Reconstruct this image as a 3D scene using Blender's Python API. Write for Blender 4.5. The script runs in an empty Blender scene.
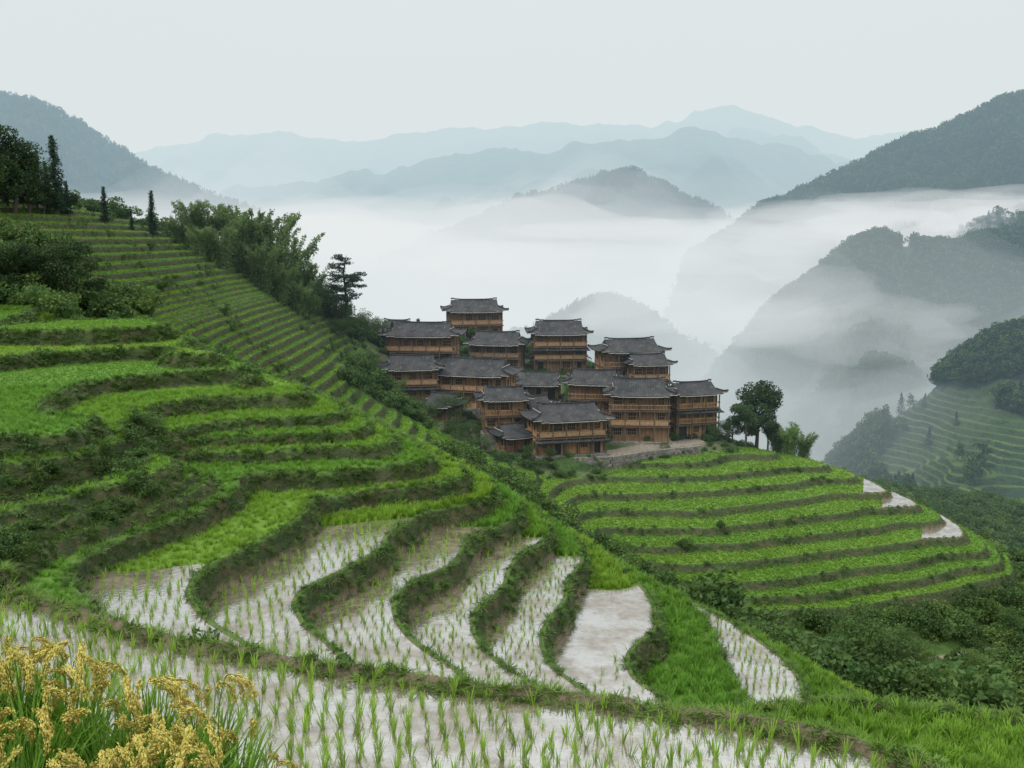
import bpy, math, numpy as np, time
T0=time.time()
rng=np.random.default_rng(7)
scene=bpy.context.scene
F=1000.0; YH=240.0
th=math.atan((384-YH)/F); ct,st=math.cos(th),math.sin(th)
def ray(px,py):
    a=(px-512)/F; b=(384-py)/F
    return np.array([a, ct+b*st, -st+b*ct])
def Pz(px,py,z):
    r=ray(px,py); return r*(z/r[2])
def Pd(px,py,d):
    r=ray(px,py); return r*(d/r[1])
# ---------------------------------------------------------------- noise
_tab=np.random.default_rng(3).random((256,256)).astype(np.float32)
def vn(x,y,s=0):
    x=np.asarray(x,dtype=np.float64)+s*17.3; y=np.asarray(y,dtype=np.float64)+s*31.7
    xi=np.floor(x).astype(np.int64); yi=np.floor(y).astype(np.int64)
    fx=x-xi; fy=y-yi; fx=fx*fx*(3-2*fx); fy=fy*fy*(3-2*fy)
    a=_tab[xi&255,yi&255]; b=_tab[(xi+1)&255,yi&255]; c=_tab[xi&255,(yi+1)&255]; d=_tab[(xi+1)&255,(yi+1)&255]
    return (a*(1-fx)+b*fx)*(1-fy)+(c*(1-fx)+d*fx)*fy
def fbm(x,y,o=4,s=0):
    r=0;amp=1;t=0
    for k in range(o):
        r=r+amp*(vn(x*2**k,y*2**k,s+k)-.5)*2; t+=amp; amp*=.5
    return r/t
def sst(a,b,x):
    t=np.clip((x-a)/(b-a),0,1); return t*t*(3-2*t)
# ---------------------------------------------------------------- materials
def newmat(name):
    m=bpy.data.materials.new(name); m.use_nodes=True
    nt=m.node_tree; nt.nodes.clear(); return m,nt,nt.nodes,nt.links
def C(c): return (c[0],c[1],c[2],1)
def mixn(nt,fac,a,b):
    n=nt.nodes.new('ShaderNodeMix'); n.data_type='RGBA'
    for s,v in ((n.inputs[0],fac),(n.inputs[6],a),(n.inputs[7],b)):
        if isinstance(v,bpy.types.NodeSocket): nt.links.new(v,s)
        elif isinstance(v,(int,float)): s.default_value=v
        else: s.default_value=C(v)
    return n.outputs[2]
def noisen(nt,scale,detail=4,co='Object',lo=.35,hi=.65,rough=.55):
    tc=nt.nodes.new('ShaderNodeTexCoord'); n=nt.nodes.new('ShaderNodeTexNoise')
    n.inputs['Scale'].default_value=scale; n.inputs['Detail'].default_value=detail; n.inputs['Roughness'].default_value=rough
    nt.links.new(tc.outputs[co],n.inputs['Vector'])
    mr=nt.nodes.new('ShaderNodeMapRange'); mr.inputs[1].default_value=lo; mr.inputs[2].default_value=hi
    nt.links.new(n.outputs[0],mr.inputs[0]); return mr.outputs[0]
def attrn(nt,name,typ='GEOMETRY'):
    a=nt.nodes.new('ShaderNodeAttribute'); a.attribute_name=name; a.attribute_type=typ; return a.outputs['Fac']
def bumpn(nt,h,strength=.5,dist=.1):
    b=nt.nodes.new('ShaderNodeBump'); b.inputs['Strength'].default_value=strength; b.inputs['Distance'].default_value=dist
    nt.links.new(h,b.inputs['Height']); return b.outputs[0]
def bsdf(nt,col,rough=.8,normal=None,spec=.3):
    p=nt.nodes.new('ShaderNodeBsdfPrincipled')
    if isinstance(col,bpy.types.NodeSocket): nt.links.new(col,p.inputs['Base Color'])
    else: p.inputs['Base Color'].default_value=C(col)
    p.inputs['Roughness'].default_value=rough; p.inputs['Specular IOR Level'].default_value=spec
    if normal: nt.links.new(normal,p.inputs['Normal'])
    return p
def outn(nt,s,vol=False):
    o=nt.nodes.new('ShaderNodeOutputMaterial'); nt.links.new(s,o.inputs['Volume' if vol else 'Surface'])
def leafmat(name,c1,c2,trans=.3,nscale=.6,tone=False):
    m,nt,N,L=newmat(name)
    oi=N.new('ShaderNodeObjectInfo')
    col=mixn(nt,noisen(nt,nscale),c1,c2)
    hs=N.new('ShaderNodeHueSaturation'); L.new(col,hs.inputs['Color'])
    mr=N.new('ShaderNodeMapRange'); mr.inputs[3].default_value=.75; mr.inputs[4].default_value=1.3
    L.new(oi.outputs['Random'],mr.inputs[0]); L.new(mr.outputs[0],hs.inputs['Value'])
    col=hs.outputs[0]
    if tone:
        t=attrn(nt,'tone','INSTANCER'); 
        col2=mixn(nt,t,(.66,.82,.95),(1.28,1.08,.95))
        mm=N.new('ShaderNodeMix'); mm.data_type='RGBA'; mm.blend_type='MULTIPLY'; mm.inputs[0].default_value=1
        L.new(col,mm.inputs[6]); L.new(col2,mm.inputs[7]); col=mm.outputs[2]
    p=bsdf(nt,col,.6,spec=.2)
    if trans>0:
        t=N.new('ShaderNodeBsdfTranslucent'); L.new(col,t.inputs[0])
        mx=N.new('ShaderNodeMixShader'); mx.inputs[0].default_value=trans
        L.new(p.outputs[0],mx.inputs[1]); L.new(t.outputs[0],mx.inputs[2]); outn(nt,mx.outputs[0])
    else: outn(nt,p.outputs[0])
    return m
def simplemat(name,c1,c2,scale=2,rough=.8,bump=.3,bd=.05,spec=.3):
    m,nt,N,L=newmat(name); n=noisen(nt,scale,5)
    outn(nt,bsdf(nt,mixn(nt,n,c1,c2),rough,bumpn(nt,n,bump,bd),spec).outputs[0]); return m
def glowvolmat(name,sig,Lr):
    m,nt,N,L=newmat(name)
    sig=np.array(sig); Lr=np.array(Lr); D=sig.max()*2
    a=N.new('ShaderNodeVolumeAbsorption'); a.inputs['Color'].default_value=C(1-sig/D); a.inputs['Density'].default_value=D
    e=N.new('ShaderNodeEmission'); E=sig*Lr; e.inputs[0].default_value=C(E/E.max()); e.inputs[1].default_value=E.max()  # emission stands in for light scattered inside the volume
    ad=N.new('ShaderNodeAddShader'); L.new(a.outputs[0],ad.inputs[0]); L.new(e.outputs[0],ad.inputs[1]); outn(nt,ad.outputs[0],True)
    return m
# ---------------------------------------------------------------- mesh helpers
def link(o,parent=None):
    scene.collection.objects.link(o)
    if parent: o.parent=parent
    return o
def mk_mesh(name,v,f,mats,mi=None,smooth=False):
    me=bpy.data.meshes.new(name); v=np.asarray(v,dtype=np.float32); f=np.asarray(f,dtype=np.int32)
    me.vertices.add(len(v)); me.vertices.foreach_set('co',v.ravel())
    k=f.shape[1]; me.loops.add(f.size); me.loops.foreach_set('vertex_index',f.ravel())
    me.polygons.add(len(f)); me.polygons.foreach_set('loop_start',np.arange(0,f.size,k,dtype=np.int32))
    for m in mats: me.materials.append(m)
    if mi is not None: me.polygons.foreach_set('material_index',np.asarray(mi,dtype=np.int32))
    me.polygons.foreach_set('use_smooth',np.full(len(f),bool(smooth)))
    me.update(calc_edges=True); return me
class MB:
    def __init__(s): s.v=[];s.f=[];s.m=[];s.n=0
    def add(s,v,f,m=0):
        v=np.asarray(v,float); f=np.asarray(f,int); s.v.append(v); s.f.append(f+s.n); s.m.append(np.full(len(f),m)); s.n+=len(v)
    def box(s,c,d,m=0,rz=0):
        x,y,z=[k/2 for k in d]
        v=np.array([[-x,-y,-z],[x,-y,-z],[x,y,-z],[-x,y,-z],[-x,-y,z],[x,-y,z],[x,y,z],[-x,y,z]])
        if rz:
            cs,sn=math.cos(rz),math.sin(rz); v=np.stack([v[:,0]*cs-v[:,1]*sn,v[:,0]*sn+v[:,1]*cs,v[:,2]],1)
        s.add(v+np.array(c),[[0,3,2,1],[4,5,6,7],[0,1,5,4],[1,2,6,5],[2,3,7,6],[3,0,4,7]],m)
    def mesh(s,name,mats,smooth=False): return mk_mesh(name,np.concatenate(s.v),np.concatenate(s.f),mats,np.concatenate(s.m),smooth)
def tube(mb,pts,rad,m=0,n=6):
    pts=np.asarray(pts,float); K=len(pts); V=[]
    for i in range(K):
        t=pts[min(i+1,K-1)]-pts[max(i-1,0)]; t=t/(np.linalg.norm(t)+1e-9)
        a=np.cross(t,[0.3,1,0.1]); a/=np.linalg.norm(a)+1e-9; b=np.cross(t,a)
        for j in range(n):
            q=2*math.pi*j/n; V.append(pts[i]+rad[i]*(a*math.cos(q)+b*math.sin(q)))
    Fc=[[i*n+j,i*n+(j+1)%n,(i+1)*n+(j+1)%n,(i+1)*n+j] for i in range(K-1) for j in range(n)]
    mb.add(V,Fc,m)
def leaves(mb,c,size,asp=.5,m=1,flat=0.0,r=rng):
    c=np.asarray(c,float); n=len(c)
    a=r.normal(size=(n,3)); a[:,2]*=(1-flat); a/=np.linalg.norm(a,axis=1)[:,None]
    b=r.normal(size=(n,3)); b[:,2]*=(1-flat); b-=a*(a*b).sum(1)[:,None]; b/=np.linalg.norm(b,axis=1)[:,None]
    s=(size*r.uniform(.6,1.3,n))[:,None]
    V=np.stack([c+a*s,c+b*s*asp,c-a*s,c-b*s*asp],1).reshape(-1,3)
    mb.add(V,np.arange(4*n).reshape(-1,4),m)
def ball(n,r=rng,shell=.45):
    d=r.normal(size=(n,3)); d/=np.linalg.norm(d,axis=1)[:,None]
    return d*(shell+(1-shell)*r.random(n)**.5)[:,None]
# ---------------------------------------------------------------- palette
M_bark=simplemat('bark',(.06,.045,.035),(.12,.09,.07),8)
M_dleaf=leafmat('dark_foliage',(.022,.052,.018),(.055,.098,.03))
M_mleaf=leafmat('broadleaf_foliage',(.035,.08,.022),(.085,.145,.035))
M_lleaf=leafmat('light_foliage',(.08,.15,.035),(.14,.21,.055))
M_bamboo=leafmat('bamboo_foliage',(.09,.155,.055),(.16,.23,.08),.4)
M_conif=leafmat('conifer_foliage',(.018,.042,.025),(.035,.07,.035))
M_rice=leafmat('rice_leaf',(.125,.265,.028),(.205,.355,.04),.4,.8,True)
M_seed=leafmat('seedling_leaf',(.17,.29,.035),(.26,.39,.055),.4,.8)
M_grass=leafmat('bank_grass_leaf',(.045,.10,.02),(.10,.17,.033),.25,.8)
M_bgrass=leafmat('bund_grass_leaf',(.075,.15,.025),(.15,.24,.04),.3,.8)
M_weed=leafmat('weed_leaf',(.035,.08,.02),(.08,.14,.032),.25,.8)
M_ear=simplemat('rice_grain',(.46,.38,.07),(.64,.54,.16),30)
# ---------------------------------------------------------------- small plant sources
def blades(mb,n,h,spread,w,bend,m=0,r=rng,base=.05):
    for i in range(n):
        a=r.uniform(0,6.283); hh=h*r.uniform(.65,1.1); d=np.array([math.cos(a),math.sin(a),0]); s=np.array([-d[1],d[0],0])*w*.5
        p0=d*r.uniform(0,base)+np.array([0,0,-.03]); sp=spread*r.uniform(.4,1.2)
        q=[0,.4,.75,1]; ws=[.7,1,.75,.08]; V=[]
        for t,k in zip(q,ws):
            p=p0+d*sp*t**1.6+np.array([0,0,hh*(t-bend*t**3)]); V+= [p-s*k,p+s*k]
        mb.add(V,[[0,1,3,2],[2,3,5,4],[4,5,7,6]],m)
def srccol(name,meshes):
    col=bpy.data.collections.new(name)
    for i,me in enumerate(meshes):
        o=bpy.data.objects.new(name,me); col.objects.link(o)
    return col
def variants(fn,name,mats,k=3):
    L=[]
    for i in range(k):
        mb=MB(); fn(mb,np.random.default_rng(100+i)); L.append(mb.mesh(name,mats))
    return srccol(name,L)
ricecol=variants(lambda mb,r: blades(mb,24,.50,.22,.024,.15,0,r,.12),'rice_tuft',[M_rice])
seedcol=variants(lambda mb,r: blades(mb,12,.42,.13,.020,.08,0,r,.03),'rice_seedling',[M_seed],5)
grasscol=variants(lambda mb,r: blades(mb,24,.27,.30,.024,.5,0,r,.14),'grass_tuft',[M_grass])
bundcol=variants(lambda mb,r: blades(mb,26,.24,.26,.020,.45,0,r,.14),'bund_grass_tuft',[M_bgrass])
def _wd(mb,r):
    c=ball(70,r)*[.32,.32,.24]+[0,0,.14]; leaves(mb,c,.075,.55,0,.2,r)
weedcol=variants(_wd,'weed_clump',[M_weed])
def _bush(mb,r):
    for k in range(9):
        c0=r.normal(size=3)*[.55,.55,.25]+[0,0,.6]; R=r.uniform(.35,.6)
        leaves(mb,ball(110,r)*R*[1,1,.8]+c0,.10,.55,0,.2,r)
bushcol=variants(_bush,'shrub',[M_mleaf]); bushcol2=variants(_bush,'shrub_light',[M_lleaf]); 
def _ftree(mb,r):
    tube(mb,[[0,0,0],[0,0,5]],[.2,.1],0,4)
    for k in range(13):
        c0=r.normal(size=3)*[1.5,1.5,1.5]+[0,0,5.5]; R=r.uniform(1.0,1.7)
        leaves(mb,ball(42,r)*R*[1,1,.8]+c0,.42,.6,1,.2,r)
def _fcon(mb,r):
    tube(mb,[[0,0,0],[0,0,9]],[.2,.03],0,4)
    n=420; h=r.random(n)**1.2; a=r.uniform(0,6.283,n); R=2.3*(1-h)**.85*r.uniform(.3,1,n)
    c=np.stack([np.cos(a)*R,np.sin(a)*R,1.2+8.3*h-R*.25],1); leaves(mb,c,.42,.45,1,.3,r)
def fcol(name):
    L=[]
    for i in range(3):
        mb=MB(); _ftree(mb,np.random.default_rng(200+i)); L.append(mb.mesh(name,[M_bark,M_dleaf if i else M_mleaf]))
    for i in range(2):
        mb=MB(); _fcon(mb,np.random.default_rng(220+i)); L.append(mb.mesh(name,[M_bark,M_conif]))
    return srccol(name,L)
forestcol=fcol('forest_tree')
def scatter(name,pts,scl,col,tone=None,tilt=.12):
    n=len(pts); me=bpy.data.meshes.new(name); me.vertices.add(n); me.vertices.foreach_set('co',np.asarray(pts,dtype=np.float32).ravel())
    a=me.attributes.new('scl','FLOAT','POINT'); a.data.foreach_set('value',np.asarray(scl,dtype=np.float32))
    a=me.attributes.new('tone','FLOAT','POINT'); a.data.foreach_set('value',np.asarray(tone if tone is not None else np.full(n,.5),dtype=np.float32))
    rot=np.stack([rng.normal(0,tilt,n),rng.normal(0,tilt,n),rng.uniform(0,6.283,n)],1)
    a=me.attributes.new('rot','FLOAT_VECTOR','POINT'); a.data.foreach_set('vector',rot.astype(np.float32).ravel())
    o=link(bpy.data.objects.new(name,me))
    ng=bpy.data.node_groups.new(name+'_nodes','GeometryNodeTree')
    ng.interface.new_socket('Geometry',in_out='INPUT',socket_type='NodeSocketGeometry'); ng.interface.new_socket('Geometry',in_out='OUTPUT',socket_type='NodeSocketGeometry')
    N=ng.nodes; L=ng.links
    gi=N.new('NodeGroupInput'); go=N.new('NodeGroupOutput'); ip=N.new('GeometryNodeInstanceOnPoints')
    ci=N.new('GeometryNodeCollectionInfo'); ci.inputs['Collection'].default_value=col
    ci.inputs['Separate Children'].default_value=True; ci.inputs['Reset Children'].default_value=True
    ip.inputs['Pick Instance'].default_value=True
    at=[]
    for nm,t in (('scl','FLOAT'),('rot','FLOAT_VECTOR')):
        x=N.new('GeometryNodeInputNamedAttribute'); x.data_type=t; x.inputs['Name'].default_value=nm; at.append(x)
    rv=N.new('FunctionNodeRandomValue'); rv.data_type='INT'
    for s in rv.inputs:
        if s.enabled and s.name=='Max' : s.default_value=len(col.objects)-1
        if s.enabled and s.name=='Min' : s.default_value=0
    L.new(gi.outputs[0],ip.inputs['Points']); L.new(ci.outputs[0],ip.inputs['Instance'])
    L.new([s for s in rv.outputs if s.enabled][0],ip.inputs['Instance Index'])
    L.new([s for s in at[0].outputs if s.enabled and s.name=='Attribute'][0],ip.inputs['Scale'])
    L.new([s for s in at[1].outputs if s.enabled and s.name=='Attribute'][0],ip.inputs['Rotation'])
    L.new(ip.outputs[0],go.inputs[0])
    md=o.modifiers.new('scatter','NODES'); md.node_group=ng
    print('SCATTER',name,n); return o
# ================================================================= TERRAIN DATA
contours=[
(-4.7,[(168,326),(150,320),(80,320),(0,323),(-100,328)]),
(-5.4,[(215,355),(190,349),(100,352),(40,356),(0,360),(-100,370)]),
(-5.95,[(258,376),(230,372),(150,377),(90,384),(55,396),(38,410),(0,420),(-100,432)]),
(-6.5,[(300,397),(250,398),(200,402),(150,409),(130,422),(130,438),(90,452),(40,460),(0,465),(-100,480)]),
(-7.0,[(335,418),(300,420),(250,422),(200,427),(160,436),(148,460),(100,482),(50,498),(0,510),(-100,528)]),
(-7.33,[(362,432),(320,437),(260,439),(200,441),(164,446),(154,466),(105,487),(50,505),(0,517),(-100,535)]),
(-7.62,[(390,447),(340,450),(280,453),(210,453),(172,455),(160,471),(107,494),(50,512),(0,525),(-100,543)]),
(-8.0,[(425,462),(390,467),(340,472),(290,474),(250,476),(240,487),(215,503),(170,522),(110,545),(80,562),(72,580),(100,608)]),
(-8.6,[(458,480),(420,486),(370,490),(325,498),(312,510),(290,530),(240,555),(200,578),(193,596),(210,620),(250,648)]),
(-9.3,[(490,497),(450,508),(410,525),(388,540),(383,552),(350,570),(310,590),(298,605),(310,630),(345,662)]),
(-10.,[(520,515),(490,530),(465,548),(455,566),(425,580),(402,595),(397,615),(415,642),(460,674)]),
(-10.7,[(550,533),(525,555),(510,575),(503,592),(482,610),(476,630),(495,660),(540,690)]),
(-11.4,[(582,552),(570,580),(565,605),(550,625),(545,645),(558,672),(590,696)]),
(-12.1,[(640,585),(655,605),(658,630),(640,645),(630,660),(640,682),(665,700)]),
(-12.9,[(690,605),(712,630),(722,655),(735,680),(752,708)]),
(-13.7,[(735,625),(765,645),(790,665),(803,685),(808,708)]),
(-30.5,[(620,462),(700,462),(780,452)]),
(-31.5,[(600,480),(700,478),(780,474),(832,466)]),
(-32.5,[(590,500),(700,498),(800,491),(868,480)]),
(-33.5,[(590,520),(700,520),(830,508),(905,498)]),
(-34.6,[(610,545),(720,543),(850,530),(938,516)]),
(-35.7,[(640,570),(740,567),(870,553),(968,538)]),
(-36.8,[(680,592),(790,590),(900,575),(992,555)]),
(-38.,[(730,612),(850,608),(950,590),(1010,572)]),
]
houses=[ # px centre, base py, d, width px, floors, rot deg, tone
(370,352,166,44,1,12,0),(424,366,160,78,2,-6,1),(474,338,180,62,2,8,1),(498,370,170,60,2,-10,0),
(558,371,172,62,3,4,1),(628,380,166,70,2,12,1),(412,400,150,60,2,10,1),(478,405,151,80,2,-16,2),
(503,430,143,54,2,8,2),(540,398,158,50,1,-8,1),(565,450,138,82,2,14,2),(594,413,152,58,2,-10,1),
(638,438,146,70,3,-4,1),(690,436,150,56,3,16,2),(646,394,162,48,2,10,1),(510,450,139,34,1,22,1),(447,382,157,34,1,-20,1),(611,399,157,30,1,25,1),
(398,343,172,36,1,-12,0),(534,424,146,34,1,30,1),(445,420,144,38,1,-25,1)]
pts=[];
def addseg(z,pl,step=34):
    for (a,b) in zip(pl[:-1],pl[1:]):
        n=max(1,int(round(math.hypot(b[0]-a[0],b[1]-a[1])/step)))
        for k in range(n):
            t=k/n; pts.append(Pz(a[0]+(b[0]-a[0])*t,a[1]+(b[1]-a[1])*t,z))
    pts.append(Pz(pl[-1][0],pl[-1][1],z))
for z,pl in contours: addseg(z,pl)
for (x,y,d) in [(-100,198,100),(0,204,108),(60,209,112),(110,222,120),(150,235,128),(200,250,136),(250,272,145),(290,291,150),(330,315,155),(362,335,160),
 (-100,235,88),(0,240,92),(80,250,95),(150,270,105),(220,300,115),(280,330,125),(340,360,135),
 (-100,285,74),(0,290,76),(60,295,78),(130,310,82),(200,340,92),(250,365,100),(300,388,108),(360,405,118),(420,428,122),
 (480,480,105),(540,512,100),(600,560,92),(650,588,90),(710,618,89),
 (258,405,62),(335,445,60),(425,495,60),(520,550,60),(625,615,60),(740,660,62),(850,720,60),(1000,760,60),
 (180,350,66),(-100,215,170),(0,232,190),(150,280,200),(290,345,210),(400,385,215),
 (430,352,195),(470,352,200),(600,385,205),(720,455,182),(820,495,165),
 (840,650,95),(900,690,86),(1020,640,98),(1100,620,108),(1040,600,110),(1100,700,85),(780,680,84),
 (960,560,140),(1050,590,130),(900,540,155),(1000,600,150),
 (900,715,34),(1024,720,40),(850,700,40)]:
    pts.append(Pd(x,y,d))
for px in range(-250,1400,75):
    zz=float(np.interp(px,[-250,200,345,460,540,665,808,1400],[-8.2,-8.3,-9.3,-10,-10.7,-12.1,-13.7,-18]))
    for d in (7,11,14)+((19,) if px>480 else ())+((24,) if px>860 else ()):
        pts.append(np.array([(px-512)/F*d/ (ct-.35*st), d, zz]))
for th0 in np.linspace(-.8,.8,12):
    for r0,z0 in ((260,-62),(345,-95)):
        zz=z0+ (30 if th0<-.3 and r0<300 else 0)
        pts.append(np.array([math.sin(th0)*r0,math.cos(th0)*r0,zz]))
hpos=[]
for h in houses:
    p=Pd(h[0],h[1],h[2]); hpos.append(p); pts.append(p)
pts=np.array(pts)
pu=np.log(np.hypot(pts[:,0],pts[:,1])); pv=np.arctan2(pts[:,0],pts[:,1]); pzv=pts[:,2]
c2=.02**2
keep=[]
for i in range(len(pts)):
    if all((pu[i]-pu[j])**2+(pv[i]-pv[j])**2>.006**2 for j in keep): keep.append(i)
pu,pv,pzv=pu[keep],pv[keep],pzv[keep]; n=len(pu)
A=np.sqrt((pu[:,None]-pu)**2+(pv[:,None]-pv)**2+c2); B=np.stack([np.ones(n),pu,pv],1)
Mx=np.block([[A-1e-4*np.eye(n),B],[B.T,np.zeros((3,3))]])
sol=np.linalg.solve(Mx,np.concatenate([pzv,np.zeros(3)])); W=sol[:n]; Cf=sol[n:]
NR,NT=1500,1350; R0,R1=2.0,345.0; TH=.80
us=np.linspace(math.log(R0),math.log(R1),NR); ts=np.linspace(-TH,TH,NT); du=us[1]-us[0]; dt=ts[1]-ts[0]
H=np.zeros((NR,NT),dtype=np.float32)
Wf=W.astype(np.float32); puf=pu.astype(np.float32); pvf=pv.astype(np.float32)
dv2=((ts.astype(np.float32)[:,None]-pvf)**2+c2).astype(np.float32)
for i in range(NR):
    H[i]=np.sqrt(dv2+(np.float32(us[i])-puf)**2)@Wf+Cf[0]+Cf[1]*us[i]+Cf[2]*ts
print('RBF',n,time.time()-T0)
RR=np.exp(us)[:,None]*np.ones(NT); X=RR*np.sin(ts); Y=RR*np.cos(ts)
H=H.astype(float)
far_w=sst(48,75,RR)
H+=fbm(X/3.0,Y/3.0,3,1)*(.022+.04*far_w)+fbm(X/14,Y/14,3,5)*(.03+.27*far_w)
ZR=np.linspace(-38,-30.5,10)
Z=np.concatenate([np.arange(-140,-38.5,1.5),ZR,np.arange(-29.6,-14.2,1.0),[-13.7,-12.9,-12.1,-11.4,-10.7,-10,-9.3,-8.6,-8,-7.62,-7.33,-7.0,-6.5,-5.95,-5.4,-4.7],np.arange(-3.9,20,.8)])
Hr=np.gradient(H,axis=0)/(du*RR); Ht=np.gradient(H,axis=1)/(dt*RR); g=np.maximum(np.hypot(Hr,Ht),.015)
ix=np.clip(np.searchsorted(Z,H,side='right')-1,0,len(Z)-2)
step=Z[ix+1]-Z[ix]; Wd=step/g
up=(Z[ix+1]-H)/g; inn=(H-Z[ix])/g
wr=np.minimum(.45*step,.40*Wd); wr=np.where((RR<75)&(H>-8),np.minimum(.85*step,.48*Wd),wr); wr=np.where((RR>85)&(H<-29),np.minimum(.9*step,.40*Wd),wr); q=np.clip(1-up/wr,0,1)
qs=q*q*(3-2*q)*.4+q*.6
zt=Z[ix]+step*qs
zt+=np.where(Wd>1.3,.10*np.exp(-(inn/.25)**2)*(1-q),0)
bank=sst(.02,.15,q); rim=np.exp(-(inn/.22)**2)
# masks
def polydist(pl):
    pl=np.array(pl); best=np.full(X.shape,1e9); sg=np.zeros(X.shape)
    for a,b in zip(pl[:-1],pl[1:]):
        d=b-a; L2=(d**2).sum(); t=np.clip(((X-a[0])*d[0]+(Y-a[1])*d[1])/L2,0,1)
        dx=X-a[0]-t*d[0]; dy=Y-a[1]-t*d[1]; dd=np.hypot(dx,dy); s=np.sign(d[0]*(Y-a[1])-d[1]*(X-a[0]))
        m=dd<best-1e-6; best=np.where(m,dd,best); sg=np.where(m,s,sg)
    return best,sg
vill=np.zeros(X.shape)
for p in hpos: vill=np.maximum(vill,1-sst(6.5,10,np.hypot(X-p[0],Y-p[1])))
plaza=[Pz(x,y,-29.3)[:2] for x,y in [(575,453),(610,452),(650,446),(695,441)]]
pdist,_=polydist(plaza); plz=1-sst(1.3,2.0,pdist)
def lp(px,py,d):
    p=Pd(px,py,d); return math.log(math.hypot(p[0],p[1])),math.atan2(p[0],p[1])
U=us[:,None]*np.ones(NT); TT=ts[None,:]*np.ones((NR,1))
wild=np.zeros(X.shape)
def wblob(px,py,d,ru,rt):
    global wild
    u,t=lp(px,py,d); e=np.hypot((U-u)/ru,(TT-t)/rt); wild=np.maximum(wild,1-sst(.7,1.1,e+fbm(X/5,Y/5,3,9)*.3))
for a in [(30,290,78,.16,.10),(-60,300,76,.2,.1),(480,470,106,.09,.05),(540,512,99,.10,.045),(600,560,92,.10,.035),(650,590,90,.07,.04),(700,618,88,.06,.04),(380,400,130,.06,.05)]: wblob(*a)
wild=np.maximum(wild,sst(-38.3,-39.5,H)*(RR>50))
wild=np.maximum(wild,sst(150,158,RR)*(TT<-.13)); wild=np.maximum(wild,sst(170,180,RR))
wild=np.maximum(wild,(RR>45)*(RR<80)*(TT>.16)*(H<-14.3)); 
soft=np.maximum(wild*.8,vill)
Hw=H+fbm(X/6,Y/6,4,11)*.5
z=zt*(1-soft)+Hw*soft
for p in hpos:
    w=1-sst(4.0,7.0,np.hypot(X-p[0],Y-p[1])); z=z*(1-w)+(p[2]-.05)*w
z=z*(1-plz)+(-29.35)*plz
bund1=[Pz(x,y,-8)[:2] for x,y in [(-400,520),(-150,566),(0,594),(60,614),(150,641),(300,668),(450,690),(600,706),(750,728),(850,748),(930,775),(1100,850),(1500,1000)]]
bund2=[Pz(x,y,-9.3)[:2] for x,y in [(560,735),(650,722),(740,713),(820,706),(900,709),(1024,722),(1200,745),(1500,790)]]
b1,s1=polydist(bund1); b2,s2=polydist(bund2)
near1=(s1<0); wob=fbm(X/1.5,Y/1.5,3,21)
S1=np.where(near1,-b1,b1); S2=np.where(s2<0,-b2,b2)
fg1=np.where(near1,-8.0,-8.0-1.5*S1); 
farm=RR<45
fg2=np.where(S2<0,-9.3,-9.3-1.4*S2)
fg2=fg2-3*np.maximum(0,-(X-1.0))
z0=z.copy()
z=np.where(near1&farm,-8.0,z)
z=np.where(farm&~near1,np.maximum(z,np.maximum(fg1,fg2)),z)
onfg2=farm&~near1&(fg2>=z0)&(fg2>fg1)&(S2<0)&(fg2>-9.31); onb=farm&~near1&(~onfg2)&(((fg1>z0+.02)&(fg1>=fg2))|((fg2>z0+.02)))
ridge1=np.exp(-((b1+.05*wob)/.27)**2)*farm; ridge2=np.exp(-(b2/.3)**2)*farm*(fg2>=z0-.3)*(~near1)
z+= .22*ridge1*(1+.5*wob)+.16*ridge2
bank=np.where(near1&farm,0,bank); rim=np.where((near1|onfg2|onb)&farm,0,rim)
bank=np.where(onfg2,0,bank); bank=np.where(onb,1,bank); bank=np.maximum(bank,np.maximum(ridge1>.25,ridge2>.35))
bank=np.where((Wd<.95)&farm&(TT<-.325)&(H<-6.5)&(H>-7.62)&~near1&~onfg2,1,bank)
mx=np.maximum(np.abs(X+5.4)-3.1,0); my=np.maximum(np.abs(Y-5.2)-2.3,0); sd=np.hypot(mx,my)
zm=-3.80-.30*np.maximum(X+4.6,0)-2.2*sd; mound=zm>z; z=np.maximum(z,zm); bank=np.where(mound,1,bank)
z+=bank*(~mound)*fbm(X/.5,Y/.5,3,31)*.06
z+=soft*fbm(X/2.5,Y/2.5,3,33)*.15
bank=bank*(1-soft)
lev=Z[ix]; water=np.zeros(X.shape,bool); fb=fbm(X/3,Y/3,2,40)
def LV(v): return np.abs(lev-v)<.01
flat=(q<.35)&(soft<.1)&(~onfg2)&(~onb)&(~mound)
water|=(near1&farm&(~mound))
nf=farm&~near1
water|=nf&flat&LV(-8.6)&(RR<27.0+fb)
water|=nf&flat&LV(-9.3)&(RR<32.5+fb)
water|=nf&flat&LV(-10)&(RR<34)
water|=nf&flat&LV(-10.7)&(RR<35)
water|=nf&flat&LV(-11.4)&(RR<35)
water|=nf&flat&LV(-12.1)&(RR<34.2+2.5*fb)
water|=nf&flat&LV(-13.7)
wl_=LV(ZR[8])|LV(ZR[6])|LV(ZR[5])|LV(ZR[3])
wfar=(RR>95)&(RR<150)&(TT>.30)&flat&wl_&(TT>.312+.022*(-31.5-lev))
water|=wfar
edge_ok=(inn>.12)|near1
water&=edge_ok
waterz=np.where(near1&farm,-7.93,lev+.07)
wetm=water&((near1&farm&(ridge1<.3))|((q<.03)&(inn>.3)&(ridge1<.3)))
dirt=np.maximum(plz,vill*.30*(fbm(X/2.5,Y/2.5,3,77)>.05))
path,_=polydist([Pd(x,y,d)[:2] for x,y,d in [(780,655,93),(860,650,96),(930,662,92),(1000,655,95),(1100,665,95)]])
dirt=np.maximum(dirt,(1-sst(.5,1.1,path))*(RR>70))
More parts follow.
